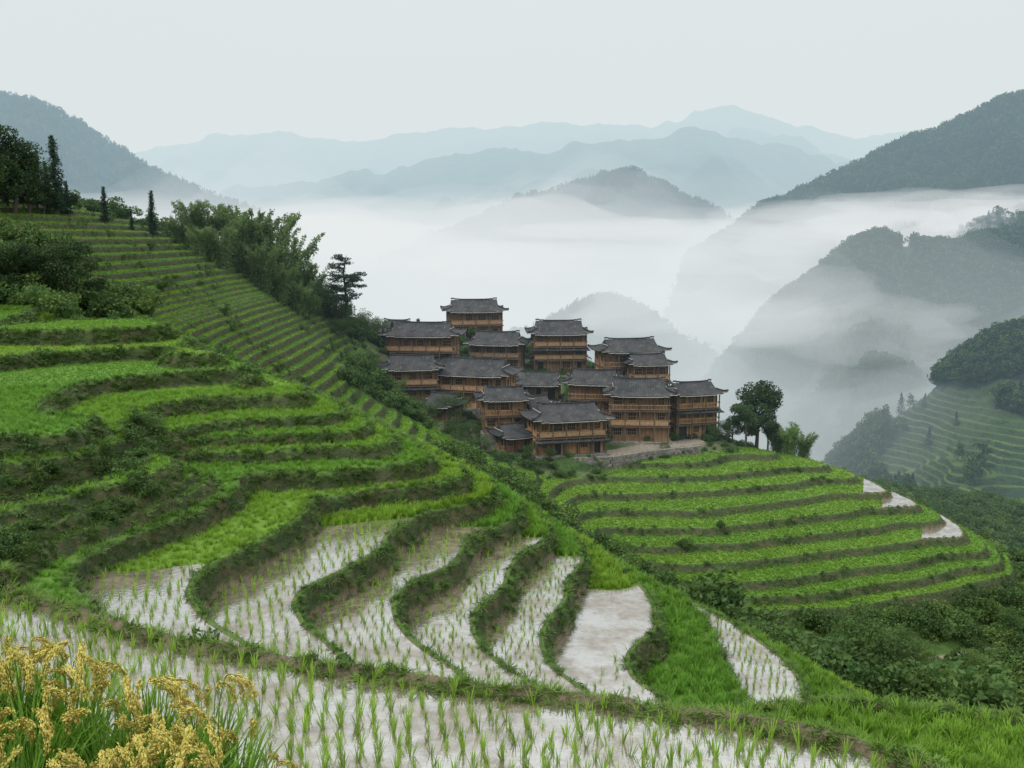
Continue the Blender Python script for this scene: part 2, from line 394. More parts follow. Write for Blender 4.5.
tonev=np.random.default_rng(5).random(len(Z))[ix]
tonev=np.where(onfg2,.55,tonev)*.8+.1
tonev=np.where(RR>85,tonev*.6+.15,tonev)
z-=sst(300,340,RR)*60
rice=(1-bank)*(1-soft)*(~water)*(1-sst(.3,.8,rim)*.6)*(1-dirt)
V=np.stack([X,Y,z],-1).reshape(-1,3)
idx=np.arange(NR*NT).reshape(NR,NT)
Fq=np.stack([idx[:-1,:-1],idx[:-1,1:],idx[1:,1:],idx[1:,:-1]],-1).reshape(-1,4)
m,nt,N,Lk=newmat('terrain_ground')
n1=noisen(nt,.9,6); n2=noisen(nt,3.2,5); n3=noisen(nt,.12,3)
wildc=mixn(nt,n1,(.025,.055,.016),(.065,.11,.028))
tone=attrn(nt,'tone')
ricec=mixn(nt,tone,(.07,.155,.022),(.14,.24,.03)); ricec=mixn(nt,mixn(nt,n1,(0,0,0),(.5,.5,.5)),ricec,(.09,.18,.025))
bankc=mixn(nt,n2,(.095,.07,.04),(.035,.06,.02)); bankc=mixn(nt,n1,bankc,(.03,.052,.017))
dirtc=mixn(nt,n2,(.17,.145,.11),(.28,.25,.20)); mudc=(.13,.105,.07)
col=mixn(nt,attrn(nt,'rice'),wildc,ricec); col=mixn(nt,attrn(nt,'bank'),col,bankc); col=mixn(nt,attrn(nt,'dirt'),col,dirtc); col=mixn(nt,attrn(nt,'mud'),col,mudc)
outn(nt,bsdf(nt,col,.9,bumpn(nt,n2,.8,.12),.2).outputs[0]); M_ter=m
me=mk_mesh('terraced_hillside',V,Fq,[M_ter],smooth=True)
for nm,a in (('rice',rice),('bank',bank),('dirt',dirt),('tone',tonev),('mud',water.astype(float))):
    at=me.attributes.new(nm,'FLOAT','POINT'); at.data.foreach_set('value',np.asarray(a,dtype=np.float32).ravel())
link(bpy.data.objects.new('terraced_hillside',me))
wc=water[:-1,:-1]&water[1:,:-1]&water[:-1,1:]&water[1:,1:]
wf=Fq.reshape(NR-1,NT-1,4)[wc]; uq,inv=np.unique(wf.ravel(),return_inverse=True)
wv=V[uq].copy(); wv[:,2]=waterz.ravel()[uq]
m,nt,N,Lk=newmat('paddy_water')
n1=noisen(nt,.8,7,lo=.40,hi=.58,rough=.7); n2=noisen(nt,4,5)
d=bsdf(nt,mixn(nt,n2,(.10,.08,.05),(.20,.165,.12)),.5,spec=.5)
gl=N.new('ShaderNodeBsdfGlossy'); gl.inputs['Color'].default_value=(.86,.90,.91,1); gl.inputs['Roughness'].default_value=.03
Lk.new(bumpn(nt,noisen(nt,9,4),.08,.02),gl.inputs['Normal'])
mx_=N.new('ShaderNodeMixShader'); mr=N.new('ShaderNodeMapRange'); mr.inputs[3].default_value=.24; mr.inputs[4].default_value=.66
Lk.new(n1,mr.inputs[0]); Lk.new(mr.outputs[0],mx_.inputs[0]); Lk.new(d.outputs[0],mx_.inputs[1]); Lk.new(gl.outputs[0],mx_.inputs[2]); outn(nt,mx_.outputs[0])
link(bpy.data.objects.new('paddy_water',mk_mesh('paddy_water',wv,inv.reshape(-1,4),[m],smooth=True)))
def gz(x,y):
    r=np.hypot(x,y); a=np.clip((np.log(r)-us[0])/du,0,NR-1.01); b=np.clip((np.arctan2(x,y)+TH)/dt,0,NT-1.01)
    i=a.astype(int); j=b.astype(int); fa=a-i; fb_=b-j
    return (z[i,j]*(1-fa)+z[i+1,j]*fa)*(1-fb_)+(z[i,j+1]*(1-fa)+z[i+1,j+1]*fa)*fb_, i,j
print('TERRAIN',time.time()-T0)
# ---------------- plant scatter on terrain
TLIM=.62
def samp(Ns,rmin,rmax):
    u=rng.uniform(math.log(rmin),math.log(rmax),Ns); t=rng.uniform(-TLIM,TLIM,Ns); r=np.exp(u); x=r*np.sin(t); y=r*np.cos(t)
    zz,i,j=gz(x,y); dens=Ns/((math.log(rmax)-math.log(rmin))*2*TLIM)/r**2
    return x,y,zz,i,j,r,dens
def capsel(dens,cap,w): return rng.random(len(dens))<np.asarray(w,float)*np.minimum(1,cap/dens)
x,y,zz,i,j,r,dens=samp(900000,8,170)
k=capsel(dens,34,(rice[i,j]>.5)*(~mound[i,j]))
low=np.where((H[i,j]>-8.6)&(r<75),.58,1.0)
scatter('rice_field',np.stack([x,y,zz-.02],1)[k],(np.clip((r[k]/38)**.45,.9,1.4)*rng.uniform(.75,1.2,k.sum())*low[k]*np.where(r[k]<45,.80,.40)),ricecol,tone=np.clip(tonev[i,j][k]+.22*fbm(x[k]/6,y[k]/6,3,90),0,1))
x,y,zz,i,j,r,dens=samp(1100000,8,165)
k=capsel(dens,50,((bank[i,j]>.4)&(ridge1[i,j]<.2)&(fbm(x/.9,y/.9,2,88)>-.65)|((rim[i,j]>.6)&(soft[i,j]<.3)&(r<80)))*.78*(~wetm[i,j])*(~mound[i,j])*np.where(r>80,.5,1))
scatter('bank_grass',np.stack([x,y,zz-.02],1)[k],(np.clip((r[k]/35)**.4,.7,1.4)*rng.uniform(.4,1.0,k.sum())*np.where(r[k]>75,.62,1)),grasscol,tilt=.35)
x,y,zz,i,j,r,dens=samp(900000,10,40)
k=capsel(dens,70,((ridge1[i,j]>.15)|(ridge2[i,j]>.2))*1.0*(~mound[i,j]))
scatter('bund_grass',np.stack([x,y,zz-.03],1)[k],rng.uniform(.4,1.0,k.sum()),bundcol,tilt=.3)
x,y,zz,i,j,r,dens=samp(400000,8,165)
k=capsel(dens,5,((bank[i,j]>.6))*(fbm(x/4,y/4,2,60)>.05)*(~mound[i,j])*np.where(r>80,.5,1))
scatter('bank_weeds',np.stack([x,y,zz],1)[k],(np.clip((r[k]/35)**.5,.5,1.4)*rng.uniform(.35,.85,k.sum())),weedcol,tilt=.3)
x,y,zz,i,j,r,dens=samp(120000,45,240)
ww=(wild[i,j]>.4)*(dirt[i,j]<.3)*(r>45)
k=capsel(dens,.35,ww); c=rng.random(len(x))<.25
scatter('shrubs',np.stack([x,y,zz-.1],1)[k&~c],rng.uniform(.6,1.9,(k&~c).sum()),bushcol)
scatter('light_shrubs',np.stack([x,y,zz-.1],1)[k&c],rng.uniform(.5,1.5,(k&c).sum()),bushcol2)
x,y,zz,i,j,r,dens=samp(90000,60,175)
k=capsel(dens,.25,np.maximum(((bank[i,j]>.5)&(fbm(x/12,y/12,2,61)>.15))*.4,((vill[i,j]>.05)&(plz[i,j]<.1))*.9))
scatter('terrace_shrubs',np.stack([x,y,zz-.1],1)[k],rng.uniform(.3,.95,k.sum()),bushcol)
x,y,zz,i,j,r,dens=samp(40000,18,40)
k=capsel(dens,1.8,(bank[i,j]>.6)*(H[i,j]>-7.6)*(H[i,j]<-6.5)*(np.arctan2(x,y)<-.35)*.9)
scatter('bank_shrubs',np.stack([x,y,zz-.1],1)[k],rng.uniform(.2,.42,k.sum()),bushcol)
gx,gy=np.meshgrid(np.arange(-26,26,.27),np.arange(8,48,.40)); a=math.radians(14)
gx=gx+rng.normal(0,.028,gx.shape); gy=gy+rng.normal(0,.035,gy.shape)
sx=(gx*math.cos(a)-gy*math.sin(a)).ravel(); sy=(gx*math.sin(a)+gy*math.cos(a)).ravel(); sx=sx+.35*np.sin(sy*.35)
ok=(np.hypot(sx,sy)>9)&(np.hypot(sx,sy)<44); sx,sy=sx[ok],sy[ok]
zz,i,j=gz(sx,sy); open_=((np.abs(lev[i,j]+12.1)<.01)&(~near1[i,j])); k=wetm[i,j]&(~open_|((rng.random(len(sx))<.35)&(fbm(sx/2,sy/2,2,91)>.1)))&(rng.random(len(sx))>.05)
scatter('rice_seedlings',np.stack([sx,sy,zz],1)[k],rng.uniform(.65,1.2,k.sum())*np.where(near1[i,j][k],1.0,.76),seedcol)
def _ripe(mb,r,ne=1):
    blades(mb,30,.98,.42,.022,.20,0,r,.12)
    for e in range(ne):
        a=r.uniform(0,6.283); d=np.array([math.cos(a),math.sin(a),0]); path=[]; h0=r.uniform(.92,1.06)
        for t in np.linspace(0,1,20):
            if t<.6: p=d*(.06+.14*(t/.6)**2)+np.array([0,0,h0*math.sin(t/.6*1.45)])
            else:
                u_=(t-.6)/.4; p=d*(.20+.17*math.sin(u_*1.7))+np.array([0,0,h0-.02-.20*u_**1.6])
            path.append(p)
        path=np.array(path); tube(mb,path,np.full(20,.004),0,3)
        for gk in range(150):
            t=r.uniform(.55,1)*19; i0=min(int(t),18); p=path[i0]+(path[i0+1]-path[i0])*(t-i0)+r.normal(size=3)*.013-np.array([0,0,.012])
            tn=path[i0+1]-path[i0]; tn=tn/np.linalg.norm(tn); L_=tn*.012+r.normal(size=3)*.003+np.array([0,0,-.004]); w_=.007
            s1_=np.array([-d[1],d[0],0])*w_; s2_=np.cross(s1_,L_); s2_=s2_/np.linalg.norm(s2_)*w_
            mb.add([p+L_,p+s1_,p-L_,p-s1_,p+s2_,p-s2_],[[0,4,2,1],[0,3,2,4],[0,5,2,3],[0,1,2,5]],1)
L_v=[]
for kk,ne in enumerate((0,2,3,0,2,1)):
    mb=MB(); _ripe(mb,np.random.default_rng(300+kk),ne); L_v.append(mb.mesh('ripe_rice_plant',[M_rice,M_ear]))
ripecol=srccol('ripe_rice_plant',L_v)
n=700; x=rng.uniform(-8.4,-1.5,n); y=rng.uniform(3.4,7.9,n); zz,i,j=gz(x,y); k=(zz>-5.7)
scatter('ripe_rice',np.stack([x,y,zz],1)[k],rng.uniform(.8,1.08,k.sum()),ripecol,tone=rng.uniform(.1,.6,k.sum()))
print('PLANTS',time.time()-T0)
# ================================================================= TREES
def broadleaf(h,r,lm=1,dens=1.0,wide=.36):
    mb=MB(); lean=r.normal(size=2)*.04*h
    top=np.array([lean[0],lean[1],h*.75]); P=[np.array([0,0,-.4])]+[top*t+np.array([0,0,0])+r.normal(size=3)*.02*h*[1,1,0] for t in (.3,.6,1)]
    tube(mb,P,[h*.032,h*.025,h*.017,h*.006],0,7)
    R=h*wide
    for k in range(22):
        t=r.uniform(.32,1); p=top*t; a=r.uniform(0,6.283); d=np.array([math.cos(a),math.sin(a),r.uniform(.1,.8)]); L_=R*r.uniform(.4,1.0)*(1.2-.5*t)
        q=p+d*L_; tube(mb,[p,p+d*L_*.5+[0,0,.02*h],q],[h*.011,h*.007,h*.003],0,4)
        cr=R*r.uniform(.28,.46); nL=int(220*dens)
        b=ball(nL,r,.3)*cr*[1,1,.7]+q; leaves(mb,b,h*.018,.55,1,.25,r)
    for k in range(7):
        q=top+r.normal(size=3)*[R*.4,R*.4,h*.05]+[0,0,h*.11]; leaves(mb,ball(int(180*dens),r,.3)*R*.36*[1,1,.8]+q,h*.018,.55,1,.25,r)
    return mb
def cedar(h,r,rad=.17):
    mb=MB(); tube(mb,[[0,0,-.4],[0,0,h*.5],[0,0,h*.98]],[h*.02,h*.012,h*.002],0,6)
    hh=h*.12
    while hh<h*.98:
        t=hh/h; nb=7
        for b in range(nb):
            a=r.uniform(0,6.283); R=h*rad*(1-t)**.75*r.uniform(.45,1.2)+h*.01; d=np.array([math.cos(a),math.sin(a),-.18])
            tube(mb,[[0,0,hh],np.array([0,0,hh])+d*R],[h*.004,h*.001],0,3)
            n=int(10+38*(1-t)); s=r.uniform(.1,1.05,n)
            c=np.array([0,0,hh])+d*R*s[:,None]+r.normal(size=(n,3))*[h*.014,h*.014,h*.012]; leaves(mb,c,h*.016,.4,1,.35,r)
        hh+=h*.035
    return mb
def bamboo(h,r):
    mb=MB()
    for k in range(26):
        a=r.uniform(0,6.283); b0=np.array([math.cos(a),math.sin(a),0])*r.uniform(0,.16)*h; d=np.array([math.cos(a+r.normal()*.5),math.sin(a+r.normal()*.5),0]); hh=h*r.uniform(.7,1.05)
        tt=np.linspace(0,1,7); pth=[b0+d*hh*.28*t**2.6+np.array([0,0,hh*(t-.12*t**4)-.2]) for t in tt]
        tube(mb,pth,np.linspace(.05,.01,7),0,4)
        n=300; t=.08+.92*r.random(n)**.8
        c=b0+d*hh*.28*(t**2.6)[:,None]+np.stack([np.zeros(n),np.zeros(n),hh*(t-.12*t**4)-.25],1)+r.normal(size=(n,3))*h*.050*(1.15-t)[:,None]*[1,1,.9]
        c+=r.normal(size=(n,3))*.12
        leaves(mb,c,h*.021,.36,1,-.3,r)
    return mb
def pine(h,r):
    mb=MB(); tube(mb,[[0,0,-.4],[.02*h,0,h*.4],[-.01*h,0,h*.75],[.03*h,0,h*.97]],[h*.024,h*.018,h*.012,h*.003],0,7)
    for k in range(30):
        t=r.uniform(.40,.98); a=r.uniform(0,6.283); R=h*.34*(1.25-t)*r.uniform(.6,1.2); d=np.array([math.cos(a),math.sin(a),.15]); p=np.array([0,0,h*t]); q=p+d*R
        tube(mb,[p,p+d*R*.5,q],[h*.008,h*.005,h*.002],0,4)
        for e in range(3):
            c=p+d*R*r.uniform(.5,1.05)+r.normal(size=3)*h*.02; leaves(mb,ball(70,r,.2)*[h*.07,h*.07,h*.022]+c,h*.014,.35,1,.2,r)
    return mb
def place(name,mb,mats,px,py,d,dz=0):
    p=Pd(px,py,d); zz=gz(np.array([p[0]]),np.array([p[1]]))[0][0]
    o=link(bpy.data.objects.new(name,mb.mesh(name,mats))); o.location=(p[0],p[1],zz+dz); o.rotation_euler=(0,0,rng.uniform(0,6.28)); return o
rt=np.random.default_rng(11)
for px,py,d,hp in [(57,215,110,80),(38,216,110,56),(105,220,116,38),(48,214,112,48),(392,324,163,36),(406,322,162,46),(418,326,161,50),(132,232,124,22),(8,206,108,58),(24,212,108,48),(68,216,112,36),(383,326,165,26)]:
    place('cedar_tree',cedar(hp*d/1000,rt),[M_bark,M_conif],px,py,d)
place('cedar_tree',cedar(.048*128,rt,.14),[M_bark,M_conif],153,236,127)
for px,py,d,hp in [(14,212,106,76),(-12,214,105,90),(30,212,108,56),(-35,220,100,95),(0,220,103,60),(44,216,109,34),(70,216,112,24)]:
    place('broadleaf_tree',broadleaf(hp*d/1000,rt,dens=1.3,wide=.4),[M_bark,M_dleaf],px,py,d)
for px,py,d,hp in [(66,302,74,66),(24,306,73,58),(2,300,72,60),(95,304,75,34),(-30,300,72,70),(45,300,76,40),(110,312,74,22)]:
    place('broadleaf_tree',broadleaf(hp*d/1000,rt,wide=.42,dens=1.3),[M_bark,M_dleaf],px,py,d)
for px,py,d,hp in [(192,252,137,50),(210,262,138,58),(232,272,140,70),(252,282,142,80),(272,290,144,86),(292,296,146,76),(310,303,148,56),(222,276,134,48),(262,296,138,54),(240,262,147,66),(282,300,140,48),(200,266,133,36),(180,246,134,34),(300,306,142,40)]:
    place('bamboo_clump',bamboo(hp*d/1000,rt),[M_bamboo,M_bamboo],px,py,d)
place('pine_tree',pine(.080*152,rt),[M_bark,M_conif],345,304,152)
for px,py,d,hp in [(300,312,148,30),(318,322,150,34),(335,330,150,34),(352,337,152,30),(368,332,158,26),(330,318,156,30),(310,318,143,26),(290,308,142,24),(380,330,170,26),(342,345,148,22)]:
    place('broadleaf_tree',broadleaf(hp*d/1000,rt,dens=.7,wide=.5),[M_bark,M_mleaf],px,py,d)
for px,py,d,hp in [(757,425,152,72),(746,440,146,46),(768,440,146,38),(732,440,155,28)]:
    place('broadleaf_tree',broadleaf(hp*d/1000,rt,wide=.34,dens=1.3),[M_bark,M_dleaf],px,py,d)
for px,py,d,hp in [(790,452,145,42),(803,458,145,34),(778,448,147,36)]:
    place('bamboo_clump',bamboo(hp*d/1000,rt),[M_bamboo,M_lleaf],px,py,d)
for px,py,d,hp in [(862,690,86,84),(905,690,88,56),(880,700,84,58),(948,706,84,38),(975,695,88,34),(930,700,86,34),(850,700,84,44),(1010,650,98,30)]:
    place('broadleaf_tree',broadleaf(hp*d/1000,rt,wide=.48,dens=1.1),[M_bark,M_mleaf if px%3 else M_lleaf],px,py,d)
for px,py,d,hp in [(455,432,141,30),(440,426,142,26),(415,417,141,24),(468,446,136,24),(398,411,141,22),(485,457,134,20),(727,445,148,22),(714,444,147,16),(432,436,136,22),(530,462,134,18),(455,452,132,24),(600,464,132,12),(550,466,133,15),(395,376,158,18),(530,385,160,14),(665,454,140,11),(385,372,160,18),(470,372,166,16),(605,388,162,14),(525,442,141,14),(630,462,134,9),(372,362,162,16)]:
    place('broadleaf_tree',broadleaf(hp*d/1000,rt,dens=.6,wide=.5),[M_bark,M_mleaf],px,py,d)
print('TREES',time.time()-T0)
# ================================================================= HOUSES
def woodmat(name,c1,c2):
    m,nt,N,Lk=newmat(name); tc=N.new('ShaderNodeTexCoord')
    w=N.new('ShaderNodeTexWave'); w.wave_type='BANDS'; w.bands_direction='DIAGONAL'; w.inputs['Scale'].default_value=1.1; w.inputs['Distortion'].default_value=1
    mp=N.new('ShaderNodeMapping'); mp.inputs['Scale'].default_value=(1,1,.02); Lk.new(tc.outputs['Object'],mp.inputs[0]); Lk.new(mp.outputs[0],w.inputs[0])
    n=noisen(nt,.7,5); c=mixn(nt,n,c1,c2); c=mixn(nt,mixn(nt,w.outputs[1],(0,0,0),(.35,.35,.35)),c,(c1[0]*.45,c1[1]*.45,c1[2]*.45))
    outn(nt,bsdf(nt,c,.75,bumpn(nt,w.outputs[1],.4,.03),.25).outputs[0]); return m
M_wood=[woodmat('dark_wood',(.13,.085,.056),(.25,.17,.115)),woodmat('brown_wood',(.21,.12,.062),(.35,.21,.115)),woodmat('orange_wood',(.33,.18,.08),(.52,.31,.15))]
M_post=simplemat('post_wood',(.075,.05,.034),(.15,.105,.07),3)
M_lite=simplemat('railing_wood',(.28,.17,.09),(.42,.27,.155),3)
M_rail=simplemat('dark_railing_wood',(.16,.105,.065),(.26,.175,.11),3)
M_win=simplemat('window_dark',(.012,.012,.012),(.03,.028,.025),2,.35)
M_stone=simplemat('foundation_stone',(.13,.12,.105),(.24,.225,.20),1.6,.9,.8,.1)
M_trim=simplemat('pale_trim',(.38,.365,.33),(.52,.50,.46),3)
m,nt,N,Lk=newmat('roof_tiles'); tc=N.new('ShaderNodeTexCoord')
w=N.new('ShaderNodeTexWave'); w.bands_direction='X'; w.inputs['Scale'].default_value=.9; w.inputs['Distortion'].default_value=.3; Lk.new(tc.outputs['Object'],w.inputs[0])
n=noisen(nt,.6,6); c=mixn(nt,n,(.028,.030,.033),(.06,.062,.065)); c=mixn(nt,mixn(nt,w.outputs[1],(0,0,0),(.4,.4,.4)),c,(.016,.018,.02))
c=mixn(nt,noisen(nt,1.6,5,lo=.56,hi=.70),c,(.085,.082,.07))
outn(nt,bsdf(nt,c,.8,bumpn(nt,w.outputs[1],.6,.06),.2).outputs[0]); M_tile=m
def roofmesh(a,b,hr,ug=.72,lift=.45):
    uu=np.concatenate([np.linspace(-1,-ug-.004,6),np.linspace(-ug+.004,ug-.004,13),np.linspace(ug+.004,1,6)]); vv=np.linspace(-1,1,17)
    UU,VV=np.meshgrid(uu,vv,indexing='ij'); av=1-np.abs(VV); f=hr*(.62*av+.38*av**2)
    sk=hr*.42*(1-np.abs(UU))/(1-ug); f=np.where(np.abs(UU)>ug,np.minimum(f,sk),f)
    f=f+lift*np.abs(UU)**5*np.abs(VV)**3+.10*np.abs(UU)**6
    P=np.stack([UU*a,VV*b,f],-1).reshape(-1,3); n1_,n2_=len(uu),len(vv); id_=np.arange(n1_*n2_).reshape(n1_,n2_)
    Fc=np.stack([id_[:-1,:-1],id_[1:,:-1],id_[1:,1:],id_[:-1,1:]],-1).reshape(-1,4); return P,Fc
def house(p,w,floors,rot,tone,seed):
    r=np.random.default_rng(seed); E=link(bpy.data.objects.new('wooden_house',None)); E.location=p; E.rotation_euler=(0,0,math.radians(rot))
    ov=.9; bw=w-2*ov; dp=max(3.8,min(bw*.58,5.6)); fh=r.uniform(2.35,2.6) if floors<3 else r.uniform(2.2,2.35); H_=floors*fh+.25
    wl=MB(); st_=MB(); po=MB(); wi=MB(); ra=MB(); tr=MB()
    st_.box((0,0,-1.9),(bw+1.0,dp+2.4,3.9),0)
    wl.box((0,0,H_/2),(bw,dp,H_-.02),0)
    nb=max(2,int(round(bw/2.1))); bay=bw/nb; bal=.9
    for f in range(floors):
        z0=.05+f*fh
        yb=-dp/2
        for s in range(nb):
            xc=-bw/2+bay*(s+.5); ww=bay*r.uniform(.34,.60); hh=r.uniform(.75,1.1)
            if r.random()<.14: continue
            if f==0 and r.random()<.4:
                wi.box((xc,yb-.03,z0+.95),(ww,.07,1.85),0); tr_=ra; 
                tr_.box((xc-ww/2-.05,yb-.06,z0+.95),(.1,.12,1.95)); tr_.box((xc+ww/2+.05,yb-.06,z0+.95),(.1,.12,1.95)); tr_.box((xc,yb-.06,z0+1.94),(ww,.12,.1))
            else:
                wi.box((xc,yb-.03,z0+1.38),(ww,.07,hh),0)
                for q in (-1,1): ra.box((xc+q*(ww/2+.04),yb-.06,z0+1.38),(.08,.12,hh+.16)); ra.box((xc,yb-.06,z0+1.38+q*(hh/2+.04)),(ww,.12,.08))
                for q in (-.25,0,.25): ra.box((xc+q*ww,yb-.085,z0+1.38),(.045,.04,hh))
                ra.box((xc,yb-.11,z0+1.38),(ww,.03,.045))
        for s in (-1,1):
            for e in range(2):
                yc=(-.25+.5*e)*dp; wi.box((s*(bw/2+.03),yc,z0+1.3),(.07,1.0,1.0),0)
                for q in (-1,1): ra.box((s*(bw/2+.06),yc+q*.54,z0+1.3),(.12,.08,1.16)); ra.box((s*(bw/2+.06),yc,z0+1.3+q*.54),(.12,1.0,.08))
            po.box((s*(bw/2+.05),0,z0+fh-.12),(.12,dp+.3,.2))
        if f>0:
            po.box((0,yb-bal/2-.02,z0-.08),(bw+.5,bal,.16))
            ra.box((0,yb-bal,z0+.85),(bw+.4,.09,.09)); ra.box((0,yb-bal,z0+.22),(bw+.4,.06,.07))
            nbal=int(bw/.42)
            for s in range(nbal+1): ra.box((-bw/2+bw*s/nbal,yb-bal,z0+.53),(.06,.05,.56))
            if r.random()<.5: ra.box((0,yb-bal+.01,z0+.53),(bw*.99,.02,.46))
            for s in (-1,1):
                ra.box((s*(bw/2+.2),yb-bal/2,z0+.85),(.08,bal-.1,.08)); 
        po.box((0,yb-.08,z0+fh-.14),(bw+.2,.14,.2))
        if r.random()<.3 and f<floors-1:
            P_=np.array([[-bw/2-.6,yb-bal-.6,z0+fh-.50],[bw/2+.6,yb-bal-.6,z0+fh-.50],[bw/2+.4,yb-.16,z0+fh-.18],[-bw/2-.4,yb-.16,z0+fh-.18]])
            wm=MB(); wm.add(P_,[[0,1,2,3]]); o=link(bpy.data.objects.new('pent_roof',wm.mesh('pent_roof',[M_tile])),E); sm=o.modifiers.new('s','SOLIDIFY'); sm.thickness=.1
    for s in range(nb+1):
        x_=-bw/2+bay*s; po.box((x_,-dp/2-bal-.005,H_/2-.1),(.14,.14,H_+.15)); po.box((x_,-dp/2-.055,H_/2),(.14,.11,H_-.05))
    for s in (-1,1):
        for e in range(3): po.box((s*(bw/2+.055),-dp/2+dp*e/2*.98+.05,H_/2),(.11,.15,H_-.05))
    a_=w/2+.2; b_=dp/2+1.3; hr=(b_)*r.uniform(.44,.56); yo=-.25
    P_,Fc=roofmesh(a_,b_,hr,lift=.5); P_[:,1]+=yo; P_[:,2]+=H_-.25
    P_[:,2]+=fbm(P_[:,0]/1.5+seed,P_[:,1]/1.5,2,3)*.06
    rm=mk_mesh('roof',P_,Fc,[M_tile],smooth=False); o=link(bpy.data.objects.new('roof',rm),E); sm=o.modifiers.new('s','SOLIDIFY'); sm.thickness=.16; sm.offset=-1
    rd=MB(); ug=.72*a_; zb=H_-.25
    for s in range(12):
        xx=-ug+2*ug*(s+.5)/12; rd.box((xx,yo,zb+hr+.06+.28*abs(xx/ug)**4),(2*ug/12+.01,.2,.22))
    for s in (-1,1):
        for sy in (-1,1):
            for k in range(7):
                t=(k+.5)/7; ux=.72+.28*t; aa=.38;bb=.62
                hh=hr*.42*(1-t); vv_=1-((-bb+math.sqrt(bb*bb+4*aa*.42*(1-t)))/(2*aa))
                zz_=hh+.50*ux**5*vv_**3+.1*ux**6
                rd.box((s*ux*a_,sy*vv_*b_+yo,zb+zz_+.04),(.30,.24,.15))
        tr.box((s*(ug+.03),yo,zb+hr*.55),(.05,b_*.95,.10))
    for nm,mb,mt in (('walls',wl,M_wood[tone]),('foundation',st_,M_stone),('posts',po,M_post),('windows',wi,M_win),('railings',ra,M_lite if tone else M_rail),('roof_ridge',rd,M_tile),('gable_trim',tr,M_trim)):
        o=link(bpy.data.objects.new(nm,mb.mesh(nm,[mt])),E)
    tr2=MB()
    for sy in (-1,1):
        for k in range(10):
            u_=-1+2*(k+.5)/10; tr2.box((u_*a_*.995,sy*(b_-.02)+yo,zb+.50*abs(u_)**5+.1*abs(u_)**6-.14),(a_/5+.01,.05,.09))
    link(bpy.data.objects.new('eave_board',tr2.mesh('eave_board',[M_trim])),E)
for k,(h,p) in enumerate(zip(houses,hpos)): house(tuple(p),h[3]*h[2]/1000,h[4],h[5],h[6],50+k)
sw=MB(); pl=[np.array(p) for p in [Pz(x,y,-29.3)[:2] for x,y in [(572,458),(610,457),(650,451),(698,446)]]]
for a_,b_ in zip(pl[:-1],pl[1:]):
    n_=int(np.linalg.norm(b_-a_)/.6)+1
    for s in range(n_):
        for lv in range(4):
            c_=a_+(b_-a_)*((s+.5+.5*(lv%2))/n_); sw.box((c_[0]+rng.normal()*.03,c_[1]+rng.normal()*.05,-30.9+lv*.47+rng.normal()*.03),(.60*rng.uniform(.85,1.1),.5,.46),0,math.atan2(b_[1]-a_[1],b_[0]-a_[0]))
link(bpy.data.objects.new('stone_retaining_wall',sw.mesh('stone_retaining_wall',[M_stone])))
# ================================================================= PEOPLE
M_skin=simplemat('skin',(.45,.28,.2),(.5,.32,.23)); M_hair=simplemat('hair',(.01,.01,.01),(.02,.02,.02))
def person(px,py,shirt,trou,rz,st_=.12):
    s=[(0,0,.92),(0,0,1.15),(0,0,1.36),(0,0,1.46),(0,-.01,1.56),(0,-.01,1.66),(.19,0,1.36),(.25,.02,1.10),(.24,-.10,.86),(-.19,0,1.36),(-.25,-.02,1.10),(-.24,.08,.86),(.09,0,.88),(.10,-st_,.48),(.10,-st_*.6,.06),(.10,-st_*.6-.14,.03),(-.09,0,.88),(-.10,st_*.6,.48),(-.10,st_,.06),(-.10,st_-.14,.03),(.24,-.14,.77),(-.24,.1,.77)]
    e=[(0,1),(1,2),(2,3),(3,4),(4,5),(2,6),(6,7),(7,8),(2,9),(9,10),(10,11),(0,12),(12,13),(13,14),(14,15),(0,16),(16,17),(17,18),(18,19),(8,20),(11,21)]
    rd=[.13,.12,.13,.055,.095,.085,.06,.045,.035,.06,.045,.035,.09,.06,.045,.04,.09,.06,.045,.04,.03,.03]
    me=bpy.data.meshes.new('person_base'); me.from_pydata(s,e,[]); o=bpy.data.objects.new('person_base',me); scene.collection.objects.link(o)
    o.modifiers.new('k','SKIN')
    for i_,sv in enumerate(me.skin_vertices[0].data): sv.radius=(rd[i_],rd[i_]*.85); sv.use_root=(i_==0)
    o.modifiers.new('s','SUBSURF').levels=1
    sc=bpy.data.scenes.new('tmp'); scene.collection.objects.unlink(o); sc.collection.objects.link(o)
    dg=sc.view_layers[0].depsgraph; dg.update(); m2=bpy.data.meshes.new_from_object(o.evaluated_get(dg)); bpy.data.objects.remove(o); bpy.data.scenes.remove(sc)
    m2.materials.clear()
    for mt in (simplemat('shirt',shirt,shirt),simplemat('trousers',trou,trou),M_skin,M_hair): m2.materials.append(mt)
    for pl_ in m2.polygons:
        c_=pl_.center; pl_.material_index = 3 if c_[2]>1.60 or (c_[2]>1.5 and c_[1]>.03) else 2 if c_[2]>1.42 or (abs(c_[0])>.19 and c_[2]<.9) else 0 if c_[2]>.92 else 1; pl_.use_smooth=True
    print('PERSON',len(m2.polygons))
    m2.name='person'; o3=link(bpy.data.objects.new('person',m2)); p=Pz(px,py,-29.35); o3.location=(p[0],p[1],-29.34); o3.rotation_euler=(0,0,rz)
try:
    for a_ in [(614,453,(.35,.08,.07),(.05,.05,.08),.3),(621,453,(.1,.15,.3),(.04,.04,.05),2.5),(634,450,(.5,.5,.48),(.06,.06,.08),1.0),(652,448,(.08,.2,.25),(.03,.03,.04),-.8),(672,445,(.4,.3,.12),(.05,.05,.06),.1),(596,454,(.12,.12,.14),(.04,.04,.05),3.5)]: person(*a_)
except Exception as ex: print('PERSON FAIL',ex)
print('HOUSES',time.time()-T0)
